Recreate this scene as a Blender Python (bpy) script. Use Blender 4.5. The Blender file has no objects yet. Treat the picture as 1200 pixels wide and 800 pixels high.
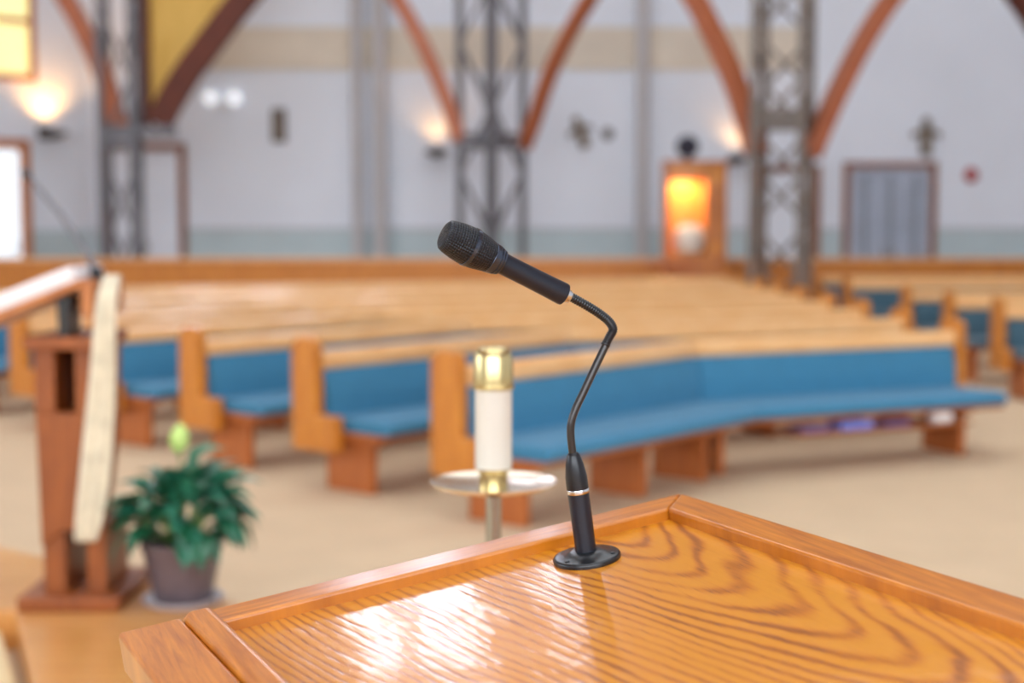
import bpy, bmesh, math, random
from mathutils import Vector, Matrix
random.seed(7)
scene = bpy.context.scene
COL = scene.collection
R = math.radians

# ------------------------------------------------------------------ camera
F = 1666.667; YH = 265.0; EYE = Vector((0, 0, 1.53))
PITCH = math.atan((400 - YH) / F)
cd = bpy.data.cameras.new('camera'); cam = bpy.data.objects.new('camera', cd); COL.objects.link(cam)
cam.location = EYE; cam.rotation_euler = (R(90) - PITCH, 0, 0)
cd.lens = 50; cd.sensor_width = 36; cd.clip_start = 0.05; cd.clip_end = 200
cd.dof.use_dof = True; cd.dof.focus_distance = 1.50; cd.dof.aperture_fstop = 2.9
scene.camera = cam

# ------------------------------------------------------------------ world, exposure
w = bpy.data.worlds.new('World'); scene.world = w; w.use_nodes = True
w.node_tree.nodes['Background'].inputs[0].default_value = (0.80, 0.88, 1.0, 1)
w.node_tree.nodes['Background'].inputs[1].default_value = 0.3
vs = scene.view_settings
vs.view_transform = 'Standard'; vs.look = 'None'; vs.gamma = 1.0; vs.use_curve_mapping = False
vs.exposure = 0.25
SKYLIGHT, FRONTWIN, CLERE, SCONCE, SIDE = 1.55, 4.2, 13.0, 20.0, 3.6   # daylight in the panes, lamp power

# pixel -> place helpers (1200x800 frame)
UPV = Vector((0, math.sin(PITCH), math.cos(PITCH))); FWD = Vector((0, math.cos(PITCH), -math.sin(PITCH)))
def ray(px, py):
    return Vector((1, 0, 0)) * ((px - 600) / F) + UPV * ((400 - py) / F) + FWD
def atY(px, py, Y):
    r = ray(px, py); return EYE + r * (Y / r.y)
def on_plane(px, py, P, n):
    r = ray(px, py); return EYE + r * ((P - EYE).dot(n) / r.dot(n))

# ------------------------------------------------------------------ materials
def srgb(r, g, b):
    def f(c):
        c /= 255.0
        return c / 12.92 if c <= 0.04045 else ((c + 0.055) / 1.055) ** 2.4
    return (f(r), f(g), f(b), 1)
def newmat(name):
    m = bpy.data.materials.new(name); m.use_nodes = True
    nt = m.node_tree; return m, nt, nt.nodes, nt.links, nt.nodes['Principled BSDF']
def plain(name, col, rough=0.5, metal=0.0, noise=0.0, nscale=20.0, spec=None, coat=0, bump=0.0, sheen=0):
    m, nt, N, L, b = newmat(name)
    b.inputs['Base Color'].default_value = col; b.inputs['Roughness'].default_value = rough
    b.inputs['Metallic'].default_value = metal
    if spec is not None: b.inputs['Specular IOR Level'].default_value = spec
    if coat: b.inputs['Coat Weight'].default_value = coat; b.inputs['Coat Roughness'].default_value = .12
    if sheen: b.inputs['Sheen Weight'].default_value = sheen
    if noise or bump:
        tc = N.new('ShaderNodeTexCoord'); nz = N.new('ShaderNodeTexNoise'); nz.inputs['Scale'].default_value = nscale
        nz.inputs['Detail'].default_value = 4
        L.new(tc.outputs['Object'], nz.inputs['Vector'])
        if noise:
            mp = N.new('ShaderNodeMapRange'); mp.inputs['To Min'].default_value = 1 - noise; mp.inputs['To Max'].default_value = 1 + noise
            mp.inputs['From Min'].default_value = .25; mp.inputs['From Max'].default_value = .75
            L.new(nz.outputs['Fac'], mp.inputs['Value'])
            mx = N.new('ShaderNodeMix'); mx.data_type = 'RGBA'; mx.blend_type = 'MULTIPLY'; mx.inputs[0].default_value = 1
            mx.inputs[6].default_value = col; L.new(mp.outputs[0], mx.inputs[7]); L.new(mx.outputs[2], b.inputs['Base Color'])
        if bump:
            bp = N.new('ShaderNodeBump'); bp.inputs['Strength'].default_value = bump; bp.inputs['Distance'].default_value = .004
            L.new(nz.outputs['Fac'], bp.inputs['Height']); L.new(bp.outputs[0], b.inputs['Normal'])
    return m
def emit(name, col, strength):
    m, nt, N, L, b = newmat(name)
    b.inputs['Base Color'].default_value = col; b.inputs['Emission Color'].default_value = col
    b.inputs['Emission Strength'].default_value = strength; b.inputs['Roughness'].default_value = .2
    return m
def wood(name, dark, light, stretch=(1, 1, 1), scale=12, rough=.35, coat=0.0, coords='Object'):
    """straight grain: noise stretched along one axis"""
    m, nt, N, L, b = newmat(name)
    tc = N.new('ShaderNodeTexCoord'); mp = N.new('ShaderNodeMapping'); mp.inputs['Scale'].default_value = stretch
    L.new(tc.outputs[coords], mp.inputs['Vector'])
    nz = N.new('ShaderNodeTexNoise'); nz.inputs['Scale'].default_value = scale; nz.inputs['Detail'].default_value = 6; nz.inputs['Roughness'].default_value = .65
    nz.inputs['Distortion'].default_value = .4
    L.new(mp.outputs[0], nz.inputs['Vector'])
    cr = N.new('ShaderNodeValToRGB'); e = cr.color_ramp.elements
    e[0].position = .32; e[0].color = dark; e[1].position = .66; e[1].color = light
    L.new(nz.outputs['Fac'], cr.inputs[0]); L.new(cr.outputs[0], b.inputs['Base Color'])
    b.inputs['Roughness'].default_value = rough
    if coat: b.inputs['Coat Weight'].default_value = coat; b.inputs['Coat Roughness'].default_value = .15
    bp = N.new('ShaderNodeBump'); bp.inputs['Strength'].default_value = .12; bp.inputs['Distance'].default_value = .002
    L.new(nz.outputs['Fac'], bp.inputs['Height']); L.new(bp.outputs[0], b.inputs['Normal'])
    return m

def cathedral_oak():
    """plain-sawn oak board: nested arches along the board with dark porous lines (UV in metres: u across, v along the grain)"""
    m, nt, N, L, b = newmat('oak_plain_sawn')
    def math_(op, a, c=None, d=None):
        n = N.new('ShaderNodeMath'); n.operation = op
        for i, x in enumerate((a, c, d)):
            if x is None: continue
            if isinstance(x, (int, float)): n.inputs[i].default_value = x
            else: L.new(x, n.inputs[i])
        return n.outputs[0]
    uv = N.new('ShaderNodeUVMap'); sp = N.new('ShaderNodeSeparateXYZ'); L.new(uv.outputs[0], sp.inputs[0])
    U, V = sp.outputs[0], sp.outputs[1]
    def noise(sx, sy, scale, detail=3, rough=.5):
        cb = N.new('ShaderNodeCombineXYZ'); L.new(math_('MULTIPLY', U, sx), cb.inputs[0]); L.new(math_('MULTIPLY', V, sy), cb.inputs[1])
        n = N.new('ShaderNodeTexNoise'); n.inputs['Scale'].default_value = scale; n.inputs['Detail'].default_value = detail; n.inputs['Roughness'].default_value = rough
        L.new(cb.outputs[0], n.inputs['Vector']); return n.outputs['Fac']
    n1 = math_('SUBTRACT', noise(1, .28, 5.0, 2), .5)
    n2 = math_('SUBTRACT', noise(1, .3, 26.0, 3), .5)
    # two boards' worth of arches: heart lines at u=-0.13 and u=-0.44
    def arch(u0, k, A):
        du = math_('ADD', math_('SUBTRACT', U, u0), math_('MULTIPLY', n1, .11))
        q = math_('MULTIPLY', math_('POWER', math_('SQRT', math_('ADD', math_('MULTIPLY', du, du), .0009)), 1.15), k)
        f = math_('ADD', math_('MULTIPLY', math_('ADD', V, q), A), math_('MULTIPLY', n1, 3.2))
        return math_('ADD', f, math_('MULTIPLY', n2, .9))
    f = arch(-.11, 6.2, 14.0)
    brk = noise(1, .25, 16.0, 3)
    band = math_('FRACT', f)
    prof = math_('POWER', math_('ADD', math_('MULTIPLY', math_('SINE', math_('MULTIPLY', f, 6.28319)), .5), .5), 2.6)                        # soft rise, sharp edge
    fib = noise(1, .05, 260.0, 2, .6)                       # fine fibres
    pores = math_('GREATER_THAN', noise(1, .045, 420.0, 1, .5), .60)
    cr = N.new('ShaderNodeValToRGB'); e = cr.color_ramp.elements
    e[0].position = 0; e[0].color = srgb(206, 134, 28)
    e[1].position = 1; e[1].color = srgb(146, 80, 18)
    x = cr.color_ramp.elements.new(.45); x.color = srgb(188, 110, 20)
    mixv = math_('ADD', math_('MULTIPLY', prof, math_('MULTIPLY', math_('SUBTRACT', brk, .22), 2.3)), math_('MULTIPLY', math_('SUBTRACT', fib, .5), .35))
    mixv = math_('ADD', mixv, math_('MULTIPLY', math_('MULTIPLY', pores, math_('ADD', prof, .15)), .30))
    L.new(mixv, cr.inputs[0]); L.new(cr.outputs[0], b.inputs['Base Color'])
    b.inputs['Roughness'].default_value = .30
    b.inputs['Specular IOR Level'].default_value = .3
    b.inputs['Coat Weight'].default_value = .35; b.inputs['Coat Roughness'].default_value = .11
    wv = noise(1, .6, 11.0, 3)
    h = math_('ADD', math_('MULTIPLY', wv, 1.0), math_('MULTIPLY', mixv, -.025))
    bp = N.new('ShaderNodeBump'); bp.inputs['Strength'].default_value = .5; bp.inputs['Distance'].default_value = .005
    L.new(h, bp.inputs['Height']); L.new(bp.outputs[0], b.inputs['Normal']); L.new(bp.outputs[0], b.inputs['Coat Normal'])
    return m

def grille_mat():
    """woven wire grille: small dots in UV (u round the head, v along it)"""
    m, nt, N, L, b = newmat('black_wire_mesh')
    uv = N.new('ShaderNodeUVMap'); vo = N.new('ShaderNodeTexVoronoi'); mp = N.new('ShaderNodeMapping')
    mp.inputs['Scale'].default_value = (40, 370, 1); L.new(uv.outputs[0], mp.inputs['Vector'])
    L.new(mp.outputs[0], vo.inputs['Vector']); vo.inputs['Scale'].default_value = 1; vo.inputs['Randomness'].default_value = .12
    cr = N.new('ShaderNodeValToRGB'); e = cr.color_ramp.elements
    e[0].position = .34; e[0].color = (.001, .001, .0015, 1); e[1].position = .52; e[1].color = (.018, .021, .031, 1)
    L.new(vo.outputs['Distance'], cr.inputs[0]); L.new(cr.outputs[0], b.inputs['Base Color'])
    b.inputs['Roughness'].default_value = .36; b.inputs['Metallic'].default_value = .1; b.inputs['Specular IOR Level'].default_value = .35
    bp = N.new('ShaderNodeBump'); bp.inputs['Strength'].default_value = .8; bp.inputs['Distance'].default_value = .002
    L.new(vo.outputs['Distance'], bp.inputs['Height']); L.new(bp.outputs[0], b.inputs['Normal'])
    return m

M = dict(
    desk=cathedral_oak(),
    frame=wood('oak_frame', srgb(160, 86, 16), srgb(206, 126, 30), (1, .06, 1), 120, .30, .2, 'UV'),
    pew=wood('pew_oak', srgb(188, 110, 32), srgb(214, 138, 50), (3, 3, .6), 6, .40, .12),
    leg=wood('pew_leg_oak', srgb(164, 88, 38), srgb(190, 108, 50), (3, 3, .6), 6, .42),
    rail=wood('pew_rail_oak_sheen', srgb(240, 178, 112), srgb(250, 200, 142), (1, 1, 4), 4, .30, .5),  # rails lightened to carry the grazing reflection of wall and windows
    cherry=wood('lectern_cherry', srgb(124, 60, 16), srgb(162, 86, 30), (4, 4, .5), 7, .45, .1),
    floorwood=wood('platform_oak', srgb(206, 140, 72), srgb(224, 162, 92), (1, 6, 1), 4, .34, .3),
    darkrib=wood('shaded_rib_wood', srgb(82, 34, 18), srgb(104, 46, 26), (2, 2, 1), 4, .65),  # rib wood darkened for the shade on a limb facing away
    rib=wood('rib_wood', srgb(160, 86, 52), srgb(184, 106, 68), (2, 2, 1), 4, .45),
    gold=wood('gold_panel_wood', srgb(206, 160, 62), srgb(226, 184, 92), (2, 2, .5), 3, .5),
    doorwood=wood('door_oak', srgb(170, 98, 48), srgb(204, 130, 70), (3, 3, .5), 5, .4),
    darkframe=wood('dark_door_frame', srgb(128, 82, 58), srgb(156, 104, 76), (3, 3, .5), 5, .45),
    cabinet=wood('cabinet_oak', srgb(206, 126, 44), srgb(230, 154, 66), (3, 3, .5), 5, .38, .2),
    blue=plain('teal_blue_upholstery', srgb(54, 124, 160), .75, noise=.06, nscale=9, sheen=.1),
    blueshade=plain('shaded_blue_upholstery', srgb(58, 92, 108), .8, noise=.06, nscale=9, sheen=.2),  # same blue upholstery darkened to stand for dimmer light on the right block
    carpet=plain('beige_carpet', srgb(214, 189, 157), .95, noise=.05, nscale=3, bump=.0, spec=.1),
    cream=plain('cream_floor_sheen', srgb(232, 208, 160), .5, noise=.03),  # pale tone stands for the reflection on the wood floor
    wall=plain('lilac_white_plaster', srgb(232, 240, 252), .85, noise=.03, nscale=.8),
    wallwarm=plain('warm_white_plaster', srgb(230, 237, 248), .85, noise=.03, nscale=.8),
    beigeband=plain('beige_wall_band', srgb(222, 212, 196), .85, noise=.08, nscale=1.2),
    wains=plain('grey_green_wainscot', srgb(190, 208, 214), .7, noise=.04, nscale=2),
    ceilwood=wood('ceiling_timber', srgb(150, 96, 52), srgb(178, 118, 68), (4, .3, 1), 3, .5),
    ceil=plain('white_ceiling', srgb(214, 210, 206), .9),
    steel=plain('grey_painted_steel', srgb(114, 114, 120), .5, .3, noise=.06, nscale=6),
    steeldk=plain('brown_grey_steel', srgb(122, 112, 104), .55, .3, noise=.1, nscale=6),
    post=plain('grey_post', srgb(192, 190, 192), .6, noise=.05, nscale=2),
    black=plain('black_satin_metal', (.010, .011, .015, 1), .30, .2, spec=.6),
    blackgl=plain('black_rubber', (.009, .010, .012, 1), .30, spec=.6),
    charcoal=plain('charcoal_anodised', (.020, .024, .036, 1), .30, .35),
    bluegrey=plain('blue_grey_ring', (.075, .09, .125, 1), .22, .8),
    chrome=plain('silver_ring', (.75, .77, .8, 1), .18, 1.0),
    neck=plain('gunmetal_neck', (.055, .052, .052, 1), .28, .7),
    grille=grille_mat(),
    brass=plain('polished_brass', srgb(220, 202, 146), .26, 1.0),
    candle=plain('white_candle', srgb(218, 212, 200), .35, coat=.4),
    dish=plain('pale_brass_dish', srgb(226, 212, 190), .22, .9),
    silver=plain('steel_stem', srgb(170, 168, 164), .22, 1.0),
    pot=plain('grey_brown_pot', srgb(104, 92, 98), .36, noise=.12, nscale=12, coat=.2),
    saucer=plain('pale_saucer', srgb(206, 202, 208), .4),
    soil=plain('dark_soil', srgb(52, 40, 30), .95, noise=.3, nscale=60),
    leafm=plain('deep_green_leaf', srgb(30, 92, 62), .34, noise=.35, nscale=14, coat=.3),
    leafl=plain('blue_green_leaf', srgb(48, 118, 92), .34, noise=.3, nscale=14, coat=.3),
    stem=plain('green_stem', srgb(110, 150, 70), .5),
    flower=plain('pale_green_spathe', srgb(196, 226, 130), .5),
    stole=plain('ivory_cloth', srgb(222, 211, 186), .9, noise=.16, nscale=18, bump=.3),
    page=plain('white_page', srgb(244, 238, 238), .6),
    plaster=plain('grey_bronze', srgb(112, 104, 100), .6, noise=.2, nscale=10),
    bronze=plain('dull_bronze_figure', srgb(126, 112, 96), .6, noise=.2, nscale=10),
    navy=plain('dark_navy_shell', srgb(38, 40, 58), .5),
    red=plain('red_plastic', srgb(176, 60, 56), .5),
    white=plain('white_plastic', srgb(236, 240, 246), .4),
    curtain=plain('blue_grey_curtain', srgb(186, 196, 212), .9, noise=.10, nscale=3),
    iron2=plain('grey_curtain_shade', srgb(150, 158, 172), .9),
    lens=emit('lit_lamp_lens', (.88, .93, 1.0, 1), .6),
    paper=plain('white_paper', srgb(246, 242, 240), .7),
    violet=plain('violet_blue_cover', srgb(122, 140, 226), .5),
    plum=plain('plum_cover', srgb(120, 100, 150), .5),
    iron=plain('dark_iron', srgb(84, 80, 82), .5, .4),
    skyglass=emit('added_skylight', (.86, .93, 1.0, 1), SKYLIGHT),
    frontglass=emit('added_front_glass', (.86, .93, 1.0, 1), FRONTWIN),
    sideglass=emit('added_side_glass', (.84, .91, 1.0, 1), SIDE),
    clereglass=emit('added_clerestory', (.76, .83, 1.0, 1), CLERE),
    yellowglass=emit('daylit_yellow_glass', (1.0, .94, .46, 1), .6),
    doorglass=emit('daylit_door_glass', (.82, .91, 1.0, 1), .65),
    bulb=emit('warm_lamp_glow', (1.0, .62, .26, 1), 3.0),
)

# ------------------------------------------------------------------ mesh helpers
def link(name, me, mat=None, parent=None, smooth=False, bevel=0, seg=2, loc=None):
    o = bpy.data.objects.new(name, me); COL.objects.link(o)
    if mat is not None and not me.materials: me.materials.append(M[mat] if isinstance(mat, str) else mat)
    if smooth: me.polygons.foreach_set('use_smooth', [True] * len(me.polygons))
    if parent is not None: o.parent = parent
    if loc is not None: o.location = loc
    if bevel:
        b = o.modifiers.new('bevel', 'BEVEL'); b.width = bevel; b.segments = seg; b.limit_method = 'ANGLE'; b.angle_limit = R(35)
    return o
def mesh(name, vs_, fs, mat=None, parent=None, origin=None, uvf=None, **k):
    off = Vector(origin) if origin is not None else Vector((0, 0, 0))
    me = bpy.data.meshes.new(name); me.from_pydata([Vector(v) - off for v in vs_], [], fs); me.validate()
    bm = bmesh.new(); bm.from_mesh(me); bmesh.ops.recalc_face_normals(bm, faces=bm.faces); 
    if uvf:
        lay = bm.loops.layers.uv.new('UVMap')
        for f in bm.faces:
            for l in f.loops: l[lay].uv = uvf(l.vert.co + off)
    bm.to_mesh(me); bm.free()
    return link(name, me, mat, parent, **k)
def tag(o, label=None, cat=None, group=None, kind=None):
    if label: o['label'] = label
    if cat: o['category'] = cat
    if group: o['group'] = group
    if kind: o['kind'] = kind
    return o
def empty(name, loc, label, cat, group=None):
    o = bpy.data.objects.new(name, None); COL.objects.link(o); o.location = loc; o.empty_display_size = .1
    return tag(o, label, cat, group)
BOXF = [(0, 3, 2, 1), (4, 5, 6, 7), (0, 1, 5, 4), (1, 2, 6, 5), (2, 3, 7, 6), (3, 0, 4, 7)]
def boxv(c, ax, ay, az):
    c, ax, ay, az = map(Vector, (c, ax, ay, az))
    return [c - ax - ay - az, c + ax - ay - az, c + ax + ay - az, c - ax + ay - az, c - ax - ay + az, c + ax - ay + az, c + ax + ay + az, c - ax + ay + az]
def obox(name, c, ax, ay, az, mat, parent=None, **k):
    return mesh(name, boxv(c, ax, ay, az), BOXF, mat, parent, **k)
def box(name, x0, x1, y0, y1, z0, z1, mat, parent=None, **k):
    return obox(name, ((x0 + x1) / 2, (y0 + y1) / 2, (z0 + z1) / 2), ((x1 - x0) / 2, 0, 0), (0, (y1 - y0) / 2, 0), (0, 0, (z1 - z0) / 2), mat, parent, **k)
def frame_of(axis):
    a = Vector(axis).normalized(); t = Vector((0, 0, 1)) if abs(a.z) < .9 else Vector((1, 0, 0))
    u = a.cross(t).normalized(); return a, u, a.cross(u)
def lathe(name, prof, P, axis, mat, parent=None, n=32, smooth=True, cap=True, origin=None, **k):
    """prof: (distance along axis, radius)"""
    a, u, v = frame_of(axis); P = Vector(P); vs_, fs = [], []
    for (s, r) in prof:
        for i in range(n):
            t = 2 * math.pi * i / n; vs_.append(P + a * s + u * (r * math.cos(t)) + v * (r * math.sin(t)))
    for j in range(len(prof) - 1):
        for i in range(n):
            i2 = (i + 1) % n; fs.append((j * n + i, j * n + i2, (j + 1) * n + i2, (j + 1) * n + i))
    if cap:
        fs.append(tuple(range(n))[::-1]); m0 = (len(prof) - 1) * n; fs.append(tuple(range(m0, m0 + n)))
    off = Vector(origin) if origin is not None else Vector((0, 0, 0))
    me = bpy.data.meshes.new(name); me.from_pydata([p - off for p in vs_], [], fs)
    bm = bmesh.new(); bm.from_mesh(me); bmesh.ops.recalc_face_normals(bm, faces=bm.faces)
    lay = bm.loops.layers.uv.new('UVMap'); bm.verts.ensure_lookup_table()
    for f in bm.faces:
        ids = [l.vert.index % n for l in f.loops]; wrap = max(ids) - min(ids) > n / 2
        for l in f.loops:
            j, i = divmod(l.vert.index, n); l[lay].uv = ((i + (n if wrap and i < n / 2 else 0)) / n, prof[j][0])
    bm.to_mesh(me); bm.free()
    o = link(name, me, mat, parent, smooth=smooth, **k)
    if smooth:
        es = o.modifiers.new('edges', 'EDGE_SPLIT'); es.split_angle = R(42)
    return o
def tube(name, pts, rad, mat, parent=None, n=12, origin=None, smooth=True, **k):
    """sweep a circle along points; rad: number or function(i)"""
    pts = [Vector(p) for p in pts]; vs_, fs = [], []; prev = None
    for i, p in enumerate(pts):
        d = (pts[min(i + 1, len(pts) - 1)] - pts[max(i - 1, 0)]).normalized()
        if prev is None: _, u, v = frame_of(d)
        else:
            u = (prev - d * prev.dot(d)).normalized(); v = d.cross(u)
        prev = u; r = rad(i) if callable(rad) else rad
        for q in range(n):
            t = 2 * math.pi * q / n; vs_.append(p + u * r * math.cos(t) + v * r * math.sin(t))
    for j in range(len(pts) - 1):
        for q in range(n):
            q2 = (q + 1) % n; fs.append((j * n + q, j * n + q2, (j + 1) * n + q2, (j + 1) * n + q))
    fs.append(tuple(range(n))[::-1]); m0 = (len(pts) - 1) * n; fs.append(tuple(range(m0, m0 + n)))
    return mesh(name, vs_, fs, mat, parent, origin, smooth=smooth, **k)
def catmull(pts, per=8):
    pts = [Vector(p) for p in pts]; P = [pts[0] * 2 - pts[1]] + pts + [pts[-1] * 2 - pts[-2]]; out = []
    for i in range(1, len(P) - 2):
        for s in range(per):
            t = s / per; a, b, c, d = P[i - 1], P[i], P[i + 1], P[i + 2]
            out.append(.5 * ((2 * b) + (c - a) * t + (2 * a - 5 * b + 4 * c - d) * t * t + (3 * b - a - 3 * c + d) * t ** 3))
    out.append(pts[-1]); return out
def sweep(name, prof, stations, mat, parent=None, origin=None, **k):
    """prof: (forward, height) polygon; stations: [(x,y), (dx,dy)] placing it across the room"""
    vs_, fs = [], []; n = len(prof)
    for (P, d) in stations:
        for (a, h) in prof: vs_.append((P[0] + d[0] * a, P[1] + d[1] * a, h))
    for j in range(len(stations) - 1):
        for i in range(n):
            i2 = (i + 1) % n; fs.append((j * n + i, j * n + i2, (j + 1) * n + i2, (j + 1) * n + i))
    fs.append(tuple(range(n))[::-1]); m0 = (len(stations) - 1) * n; fs.append(tuple(range(m0, m0 + n)))
    return mesh(name, vs_, fs, mat, parent, origin, **k)

# ------------------------------------------------------------------ room shell
WY = 26.0                                     # back wall
XC = (108 - 600) / F * WY                     # left corner on the back wall
WLN = Vector((1, -1, 0)).normalized()         # normal of the slanting left wall
CORNER = Vector((XC, WY, 0)); HT = 13.0
def struct(o): o['kind'] = 'structure'; return o
struct(box('floor', -16, 16, -9, WY + .3, -.2, 0, 'carpet'))
struct(box('wall_back', XC, 16, WY, WY + .3, 0, HT, 'wallwarm'))
wl1 = CORNER + Vector((-1, -1, 0)) * 8.33
def wallseg(name, A, B, h, mat, t=.3, z0=0):
    A, B = Vector(A), Vector(B); d = (B - A).normalized(); nn = Vector((-d.y, d.x, 0)) * t
    vs_ = [A, B, B + nn, A + nn]; vs_ = [Vector((p.x, p.y, z0)) for p in vs_] + [Vector((p.x, p.y, h)) for p in vs_]
    return mesh(name, vs_, BOXF, mat)
struct(wallseg('wall_left_corner', wl1, CORNER, HT, 'wall'))
struct(box('wall_left', -16.3, -16, -9, wl1.y, 0, HT, 'wall'))
struct(box('wall_right', 16, 16.3, -9, WY + .3, 0, HT, 'wallwarm'))
struct(box('wall_front', -16.3, 16.3, -9.3, -9, 0, HT, 'wall'))
struct(box('ceiling', -16.3, 16.3, -9.3, WY + .3, HT, HT + .3, 'ceilwood'))  # out of view; dark timber chosen to dim reflections on the desk
# wainscot and a beige band along the upper wall (trim)
struct(box('trim_1', XC + .02, 16, WY - .03, WY, 0, 1.46, 'wains'))
struct(box('trim_2', XC + .02, 16, WY - .045, WY, 1.46, 1.50, 'post'))
struct(wallseg('trim_3', wl1 + WLN * .001, CORNER + WLN * .001 - Vector((.05, .05, 0)), 1.46, 'wains', -.03))
struct(box('trim_4', XC + 1.5, (948 - 600) / F * WY, WY - .05, WY, 4.35, 5.1, 'beigeband'))

# unseen dark timber cladding, added to cut bright reflections on the pulpit desk
struct(box('added_cladding', XC + .02, 16, WY - .02, WY, 7.0, HT, 'ceilwood'))
# daylight from unseen panes added to light the room: skylights over the sanctuary and nave, windows behind the reader, clerestory over the back wall
def window(i, A, ax, ay, nrm, glass, nx, ny, mull='post', t=.05):
    """window structure: frame bars and one pane per light"""
    A, ax, ay, nrm = map(Vector, (A, ax, ay, nrm)); root = bpy.data.objects.new('window_%d' % i, None); COL.objects.link(root)
    root['kind'] = 'structure'; root.location = A
    W, Hh = ax.length, ay.length; ux, uy = ax / W, ay / Hh
    for a in range(nx):
        for b_ in range(ny):
            c = A + ax * ((a + .5) / nx) + ay * ((b_ + .5) / ny)
            obox('pane', c + nrm * .02, ux * (W / nx / 2 - t * .5), uy * (Hh / ny / 2 - t * .5), nrm * .008, glass, root, origin=A)
    for a in range(nx + 1): obox('mullion', A + ax * (a / nx) + ay * .5 + nrm * .035, ux * t * .6, ay * .5 + uy * t * .6, nrm * .034, mull, root, origin=A)
    for b_ in range(ny + 1): obox('glazing_bar', A + ay * (b_ / ny) + ax * .5 + nrm * .035, ax * .5, uy * t * .55, nrm * .03, mull, root, origin=A)
    return root
window(1, (-6, -4, HT), (14, 0, 0), (0, 11, 0), (0, 0, -1), 'skyglass', 4, 3)
window(2, (-8, 11, HT), (16, 0, 0), (0, 9, 0), (0, 0, -1), 'skyglass', 4, 3)
window(3, (-9, -9, 2.2), (18, 0, 0), (0, 0, 7), (0, 1, 0), 'frontglass', 6, 3)
for i, (x, ww) in enumerate(((-5.35, .8), (-4.0, 1.0), (-1.5, .45))):
    window(4 + i, (x, WY - .02, 9.0), (ww, 0, 0), (0, 0, 3.2), (0, -1, 0), 'clereglass', 1, 3)
window(7, (-16, 9, 2.6), (0, -10, 0), (0, 0, 5), (1, 0, 0), 'sideglass', 5, 2)

# ------------------------------------------------------------------ platform (sanctuary)
HP = .15
pe = [(-2.9, 6.72), (-1.04, 5.17), (.6, 3.9), (2.2, 3.0), (4.5, 2.4), (4.5, -6), (-2.6, -6)]
lf = atY(22, 730, 5.0); ln = on_plane(40, 800, Vector((0, 0, HP)), Vector((0, 0, 1)))
lfp = on_plane(18, 715, Vector((0, 0, HP)), Vector((0, 0, 1)))
far_l = on_plane(-30, 632, Vector((0, 0, HP)), Vector((0, 0, 1)))
poly = [(far_l.x, far_l.y), (-1.04, 5.17), (.6, 3.9), (2.2, 3.0), (4.5, 2.4), (4.5, -6), (-.9, -6), (-1.25, 3.0), (ln.x, ln.y), (lfp.x, lfp.y), (lfp.x - .5, lfp.y + .05)]
npl = len(poly)
pv = [(x, y, 0) for x, y in poly] + [(x, y, HP) for x, y in poly]
struct(mesh('platform', pv, [tuple(range(npl)), tuple(range(npl, 2 * npl))] + [(i, (i + 1) % npl, npl + (i + 1) % npl, npl + i) for i in range(npl)], 'floorwood', bevel=.012))
sv = [(-4.5, -6), (-.95, -6), (-1.29, 3.0), (ln.x - .04, ln.y), (lfp.x - .04, lfp.y - .04), (-4.5, lfp.y - .05)]
struct(mesh('side_step', [(x, y, 0) for x, y in sv] + [(x, y, .09) for x, y in sv], [tuple(range(6)), tuple(range(6, 12))] + [(i, (i + 1) % 6, 6 + (i + 1) % 6, 6 + i) for i in range(6)], 'cream', bevel=.01))

# ------------------------------------------------------------------ pulpit desk in the foreground
AL = R(8.5)
vdir = ray((YH - 577) / .3047 + 800, YH); vdir.z = 0; vdir.normalize()
wdir = vdir.cross(Vector((0, 0, 1))); ND = Vector((0, 0, math.cos(AL))) - wdir * math.sin(AL)
rb = ray(688, 655); MB = EYE + rb * (1.54 / rb.y)          # foot of the microphone on the panel
RISE = .014
C1 = on_plane(798, 577, MB + ND * RISE, ND); C2 = on_plane(137, 741, MB + ND * RISE, ND)
ue = (C1 - C2); LU = ue.length; ue.normalize(); te = -vdir; LT = .78
def D(u, t, z=0):                 # u: 0 at the far corner, negative towards the reader; t: towards the camera; z above the panel
    return C1 + ue * u + te * t + ND * (z - RISE)
pulpit = empty('pulpit', (C1 + C2) / 2 + te * .39, 'honey oak pulpit in the foreground with raised rails round its slanted top', 'pulpit')
pulpit.location.z = HP
def dpiece(name, u0, u1, t0, t1, z0, z1, mat, grain='u', bev=.003, seg=3, corners=None, off=0):
    cs = corners or [(u0, t0), (u1, t0), (u1, t1), (u0, t1)]
    v = [D(a, b_, z0) for a, b_ in cs] + [D(a, b_, z1) for a, b_ in cs]
    def uvf(p):
        d = p - C1; t = d.dot(te - ue * ue.dot(te)) ; u = d.dot(ue)
        return (u + off, t) if grain == 't' else (t + off, u)
    return mesh(name, v, BOXF, mat, pulpit, pulpit.location, uvf, bevel=bev, seg=seg)
RW = .048
LB = -LU
dpiece('desk_panel', LB + .09, -RW + .004, RW - .004, LT - .04, -.02, 0, 'desk', 't', .0)
# rails: top face RISE above the panel, mitred at the far corner
dpiece('far_rail', 0, 0, 0, 0, -.03, RISE, 'frame', 'u', .0035, 3, [(LB + .068, 0), (0, 0), (-RW, RW), (LB + .068, RW)])
dpiece('front_rail', 0, 0, 0, 0, -.03, RISE, 'frame', 't', .0035, 3, [(0, 0), (0, LT), (-RW, LT), (-RW, RW)], off=.7)
dpiece('reader_board', LB, LB + .067, 0, LT, -.03, RISE, 'frame', 't', .005, 4, off=1.3)
dpiece('book_stop', LB + .067, LB + .098, .012, LT - .02, -.015, RISE + .009, 'frame', 't', .009, 5, off=1.9)
dpiece('near_rail', LB + .098, -RW, LT - .045, LT, -.03, RISE, 'frame', 'u', .0035, 3, off=.3)
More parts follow.
